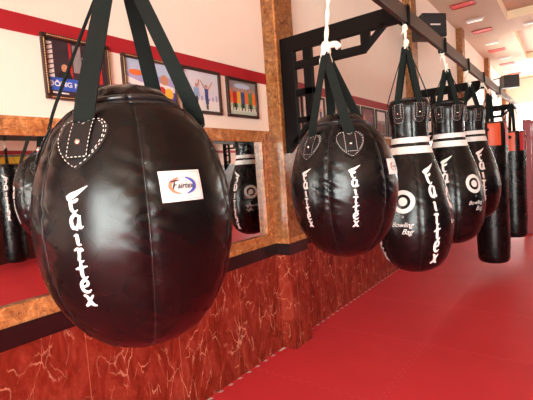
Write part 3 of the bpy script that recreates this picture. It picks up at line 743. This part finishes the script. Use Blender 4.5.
# ------------------------------------------------------------------ bowling-pin bags
def pin_bag(x,y,zb,K,label,texts,targets,seed):
    root=empty('punching_bag',(x,y,zb),facing(x,y)); root.scale=(K,K,K); tag(root,label,'punching bag','pin shaped bags under the steel beam')
    ctrl=[(.115,1.262),(.130,1.245),(.131,1.07),(.134,.94),(.165,.83),(.222,.66),(.262,.48),(.272,.32),(.25,.19),(.19,.07),(.10,.012),(0,0)]
    rev=Rev(ctrl,120); rev.wr=.0035; rev.seams=[math.radians(10+60*k) for k in range(6)]
    rev.body('body',LEA,root,144); rev.seam_parts(root)
    vs,fs=[],[]
    m=MB(); m.tube([(.123*math.sin(t),-.123*math.cos(t),1.25) for t in [2*PI*k/60 for k in range(61)]],.009,8); m.build('rim_band',ZIP,root,True)
    for z0,z1 in ((.985,.945),(.920,.868)):
        sh=[]; s0=rev.s_of_z((z0+z1)/2); hh=abs(rev.s_of_z(z1)-rev.s_of_z(z0)); nu=96
        vs=[];fs=[]
        for k in range(nu):
            for j in range(4): vs.append(rev.pt(2*PI*k/nu,s0-hh/2+hh*j/3,.0022))
        for k in range(nu):
            k2=(k+1)%nu
            for j in range(3): fs.append((k*4+j,k*4+j+1,k2*4+j+1,k2*4+j))
        mesh_obj('white_band',vs,fs,WHITE,root,None,True)
    sp=rev.s_of_z(1.155)
    for k in range(6):
        t=math.radians(-30+60*k)
        hp=rev.decal('strap_patch',[(*fan(u_outline(.088,.135),4),0)],LEA2,root,t,sp,0,.0015,.0025)
        st=dashes(u_outline(.082,.128),.0022,.006,.003)+dashes([(-.022,.06),(-.022,-.03),(.022,-.03),(.022,.06)],.0022,.006,.003,False)
        rev.decal('stitching',st,STITCH,hp,t,sp,0,.006)
        q=rev.pt(t,sp,.004); n=Vector((math.sin(t),-math.cos(t),0)); mm=MB(); mm.tube([q,q+n*.004,q+n*.006],[.007,.007,.003],12); mm.build('rivet',STEEL,hp,True)
        strap(root,rev,t,sp-.075,Vector((0,0,(2.272-zb)/K)),.042,.034,.006,.008*(1 if k%2 else -1),fold=abs(math.cos(t))>.6)
    for t in texts: rev.decal('lettering',stacked('Fairtex',.70,.060),WHITE,root,math.radians(t),rev.s_of_z(.765),0,.0016)
    for t in targets:
        sh=[(*ring(.066,.066,.030,48),0),(*fan([(.030*math.cos(2*PI*i/28),.030*math.sin(2*PI*i/28)) for i in range(28)],2),0)]
        rev.decal('target_print',sh,WHITE,root,math.radians(t),rev.s_of_z(.54),0,.0016)
        GP=bpy.data.materials.get('grey_print') or plain('grey_print',(.2,.2,.2),.5)
        rev.decal('round_mark',[(*fan([(.009*math.cos(2*PI*i/12),-.105+.009*math.sin(2*PI*i/12)) for i in range(12)],2),0)],GP,root,math.radians(t),rev.s_of_z(.54),0,.0016)
        for wd,sz,du,dv in (('Bowling',.046,-.01,-.175),('Bag',.052,.022,-.225)):
            vs,fs=text_mesh(wd,sz,.5,0)
            rev.decal('script_print',[([(a+du,b+dv) for a,b in vs],fs,0)],WHITE,root,math.radians(t),rev.s_of_z(.54),0,.0016)
    top_rope(root,(x,y),2.28,seed=seed,kn=.016)
    return root
pin_bag(-.893,2.89,.737,.936,'nearest pin-shaped black bag, white bands on its neck, partly behind the second round bag',[33,-63,129,-159],[-15,81,177],21)
pin_bag(-.867,3.90,.75,.98,'middle one of the three pin-shaped black bags with white neck bands',[-10,86,-106,182],[46,-57,140],22)
pin_bag(-.864,4.915,.828,.96,'farthest of the three pin-shaped black bags, beside the long bags with orange collars',[22,142,-98],[-45,102,200],23)

# ------------------------------------------------------------------ long straight bags
def long_bag(x,y,zb,r,h,label,group,bx=BEAMX,collar=True,cshift=0,letters=False,apex=None,seed=31):
    root=empty('punching_bag',(x,y,zb),facing(x,y)); tag(root,label,'punching bag',group)
    ctrl=[(r*.93,h),(r*.985,h-.012),(r,h-.05),(r,h*.6),(r*1.01,h*.3),(r,.12),(r*.97,.05),(r*.85,.012),(r*.5,.001),(0,0)]
    rev=Rev(ctrl,60); rev.wr=.002; rev.seams=[1.2,1.2+PI]
    rev.body('body',LEA,root,72)
    m=MB(); m.tube([(r*.95*math.sin(t),-r*.95*math.cos(t),h) for t in [2*PI*k/40 for k in range(41)]],.012,8); m.build('rim_band',ZIP,root,True)
    az=(apex or 2.275)-zb
    if collar:
        for t,w,mt in ((-34,.5,REDV),(14,.78,ORANGE),(70,.5,REDV),(120,.78,ORANGE),(175,.5,REDV),(228,.78,ORANGE)):
            rev.decal('collar_panel',[(*grid(w*r,.27,8,6),0)],mt,root,math.radians(t+cshift),rev.s_of_z(h-.145),0,.003,.002)
    for k in range(4):
        t=math.radians(-10+90*k); strap(root,rev,t,rev.s_of_z(h-.09),Vector((0,0,az)),.045,.034,.006,.010*(1 if k%2 else -1),fold=abs(math.cos(t))>.6)
    if letters:
        for k in range(3): rev.decal('lettering',stacked('Fairtex',.85,.075),WHITE,root,math.radians(letters+120*k),rev.s_of_z(h-.22),0,.0016)
    top_rope(root,(x,y),apex or 2.28,bx=bx,seed=seed,kn=.016)
    return root
GL_='long black bags with orange collars'
long_bag(-.82,5.87,.15,.184,1.75,'long straight black bag with orange and red collar, behind the farthest pin-shaped bag',GL_)
long_bag(-.723,7.27,.24,.17,1.59,'long straight black bag with orange collar beside the red steel rack',GL_,cshift=-24,seed=33)
# row on the other side of the room, seen in the mirror
RX=4.62
GR='long black bags on the far row'
long_bag(RX,3.42,.09,.19,1.88,'long black lettered bag of the opposite row, seen in the mirror at far left',GR,bx=RX,collar=False,letters=5,apex=2.29,seed=35)

# ------------------------------------------------------------------ steel bag rack
def rack(name,label,bx,y0,y1,brk,side):
    root=empty(name,(bx,y0,BEAMZ)); tag(root,label,'bag rack')
    m=MB(); m.box(-.018,.018,0,y1-y0,0,.10); bevel(m.build('beam',[GREYMET],root),.004)
    for yb in brk:
        y=yb-y0; xw=side*(abs(XL-bx)) if side<0 else XR-bx
        X=lambda w: side*w if False else (w-bx)
        # x positions are world, mirrored about the beam for the other row
        def px(w): return (w-bx) if side<0 else ((2*0+ (XR-(w-XL)))-bx)
        B=MB(); Z=lambda z:z-BEAMZ; t=.045
        def hb(x0,x1,z0,z1): B.box(px(x0),px(x1),y-t/2,y+t/2,Z(z0),Z(z1))
        bxw=bx-.019 if side<0 else XL+(XR-bx)-.019
        xf=-1.874                              # front of the pilaster the bracket is bolted to
        hb(xf,bxw,2.428,2.546)
        hb(xf,-1.748,1.70,2.428)              # wall post
        hb(-1.748,-1.16,2.287,2.345)          # lower chord
        hb(-1.667,-1.595,1.87,2.287); hb(-1.667,-1.595,2.345,2.428)
        hb(-1.423,-1.358,2.345,2.428); hb(-1.19,-1.125,2.345,2.428)
        hb(-1.748,-1.595,2.073,2.129); hb(-1.748,-1.595,1.865,1.91)
        B.bar((px(-1.175),y,Z(2.305)),(px(-1.01),y,Z(2.45)),t*.8,.045,(0,1,0))
        B.bar((px(-1.62),y,Z(1.885)),(px(-1.835),y,Z(1.675)),t*.8,.045,(0,1,0))
        B.add([(px(xf),y-t/2,Z(1.70)),(px(-1.78),y-t/2,Z(1.70)),(px(-1.84),y-t/2,Z(1.635)),(px(xf),y-t/2,Z(1.635)),
               (px(xf),y+t/2,Z(1.70)),(px(-1.78),y+t/2,Z(1.70)),(px(-1.84),y+t/2,Z(1.635)),(px(xf),y+t/2,Z(1.635))],
              [(0,1,2,3),(7,6,5,4),(0,4,5,1),(1,5,6,2),(2,6,7,3),(3,7,4,0)])
        b_=bevel(B.build('bracket',BLKMET,root),.004)
    return root
rack('bag_rack','long grey steel beam on black wall brackets from which the row of bags hangs',BEAMX,-1.2,10.6,[-.75,2.85,6.45,10.05],-1)
rack('bag_rack','steel beam of the opposite row, seen only in the mirror',RX,-1.2,10.6,[-.75,2.85,6.45,10.05],1)

# ------------------------------------------------------------------ loudspeakers, red rack, flag
def speaker(loc,rz,s,label,logo):
    e=empty('loudspeaker',loc,rz); tag(e,label,'loudspeaker','loudspeakers under the ceiling')
    w,h,d=.40*s,.34*s,.36*s; m=MB()
    m.add([(-w/2,-d/2,0),(w/2,-d/2,0),(w/2*.85,d/2,.02),(-w/2*.85,d/2,.02),(-w/2,-d/2,h),(w/2,-d/2,h),(w/2*.85,d/2,h-.03),(-w/2*.85,d/2,h-.03)],
          [(0,3,2,1),(4,5,6,7),(0,1,5,4),(1,2,6,5),(2,3,7,6),(3,0,4,7)]); bevel(m.build('cabinet',SPK,e),.012)
    m=MB(); m.box(-w/2*.94,w/2*.94,-d/2-.012,-d/2+.001,.02,h-.02); g=bevel(m.build('grille',GRILL,e),.006)
    if logo:
        m=MB(); m.box(-.075,.075,-d/2-.0155,-d/2-.0125,h*.46,h*.52); m.build('badge',WHITE,g)
    m=MB(); m.bar((-w*.2,d/2-.02,h*.9),(-w*.2,d/2+.12,h+.02),.03,.03); m.bar((-w*.2,d/2+.12,h+.02),(-w*.55,d/2+.30,h+.0),.03,.03); m.bar((-w*.2,0,h-.005),(-w*.2,d/2+.12,h+.03),.03,.02)
    m.build('mounting_arm',BLKMET,e)
    return e
speaker((-1.60,6.20,3.18),math.radians(48),.92,'black loudspeaker with a small white badge above the nearest bags, beside the steel beam',True)
speaker((-1.50,14.6,3.48),math.radians(30),1.1,'small black loudspeaker near the far end of the steel beam, by the bright windows',False)
e=empty('storage_rack',(-.66,9.0,0)); tag(e,'red steel rack with shelves at the right edge, behind the long bags','rack')
m=MB(); m.box(-.065,.065,-.04,.04,0,2.12); bevel(m.build('post',REDST,e),.006)
m=MB(); m.box(1.9,2.03,-.04,.04,0,2.12); bevel(m.build('post',REDST,e),.006)
for z in (.32,.86,1.42,1.74,2.02):
    m=MB(); m.box(.065,1.9,-.035,.0,z,z+.06); m.build('rail',REDST,e)
for z in (.30,.84):
    m=MB(); m.box(-.065,2.03,.04,.46,z,z+.02); m.build('shelf',plain('shelf_board',(.10,.06,.035),.6),e)
m=MB(); m.box(-.065,.065,.46,.54,0,2.12); m.box(1.9,2.03,.46,.54,0,2.12); bevel(m.build('post',REDST,e),.006)
m=MB(); m.box(-.3,.3,-.16,.16,0,.42,0); m.box(-.305,.305,-.165,.165,.42,.47,1)
o=m.build('storage_box',[plain('cream_card',(.62,.50,.34),.7),plain('card_lid',(.70,.60,.45),.7)]); o.location=(-.22,9.25,.86); tag(bevel(o),'cream storage box on the upper shelf of the red rack','box')
m=MB(); m.ball((0,0,.17),.32,.15,.17); m.tube(smooth([(-.16,0,.31),(-.1,0,.42),(.1,0,.42),(.16,0,.31)],5),.015,8)
o=m.build('gym_bag',plain('olive_canvas',(.06,.06,.03),.8),None,True); o.location=(-.2,9.25,.322); tag(o,'dark olive gym bag on the lower shelf of the red rack','bag')
# yellow banner on the opposite wall
for k,yy in enumerate((7.05,7.95,8.85)):  # black lockers added so the mirror's view turns dark here
    e=empty('locker',(XR-.27,yy,0)); tag(e,['nearest','middle','farthest'][k]+' black steel locker of a row added to darken the mirror view','locker','lockers added along the opposite wall')
    m=MB(); m.box(-.24,.25,-.44,.44,.04,2.1); m.box(-.2,.25,-.42,.42,0,.04); bevel(m.build('cabinet',BLKMET,e),.006)
    for q in (-1,1):
        m=MB(); m.box(-.258,-.241,q*.22-.205,q*.22+.205,.09,2.06); dd=bevel(m.build('door',BLKMET,e),.004)
        m=MB(); m.box(-.275,-.258,q*.05-.012,q*.05+.012,1.0,1.16); m.build('handle',STEEL,dd)
e=empty('banner',(XR-.008,3.68,1.70)); tag(e,'yellow banner with red marks on the opposite wall, seen in the mirror','banner')
m=MB(); nx,nz=14,8; vs=[];fs=[]
for j in range(nz+1):
    for i in range(nx+1): vs.append((-.02-.012*math.sin(i*1.1+j*.3),-.33+.66*i/nx,.46*j/nz+.01*math.sin(i*.7)))
for j in range(nz):
    for i in range(nx): fs.append((j*(nx+1)+i,j*(nx+1)+i+1,(j+1)*(nx+1)+i+1,(j+1)*(nx+1)+i))
o=mesh_obj('cloth',vs,fs,plain('yellow_cloth',(.78,.55,.04),.8),e,None,True); o.modifiers.new('s','SOLIDIFY').thickness=.003
m=MB()
for k in range(4): m.tube([(-.042,-.2+.13*k+.045*math.cos(t),.24+.07*math.sin(t)) for t in [2*PI*i/12 for i in range(10)]],.010,6)
m.build('red_marks',plain('red_cloth_ink',(.5,.03,.02),.7),e)
m=MB(); m.tube([(-.02,-.36,.48),(-.02,.36,.48)],.012,8); m.build('rod',FRAMEW,e)

# ------------------------------------------------------------------ light
w=bpy.data.worlds.new('daylight'); sc.world=w; w.use_nodes=True
bg=w.node_tree.nodes['Background']; bg.inputs['Color'].default_value=(.93,1,.95,1); bg.inputs['Strength'].default_value=34.0
sc.view_settings.view_transform='Standard'; sc.view_settings.look='None'; sc.view_settings.gamma=1.0; sc.view_settings.use_curve_mapping=False
sc.view_settings.exposure=0.27
sc.cycles.max_bounces=10; sc.cycles.diffuse_bounces=6; sc.cycles.glossy_bounces=5; sc.cycles.caustics_reflective=False
sc.cycles.use_denoising=True
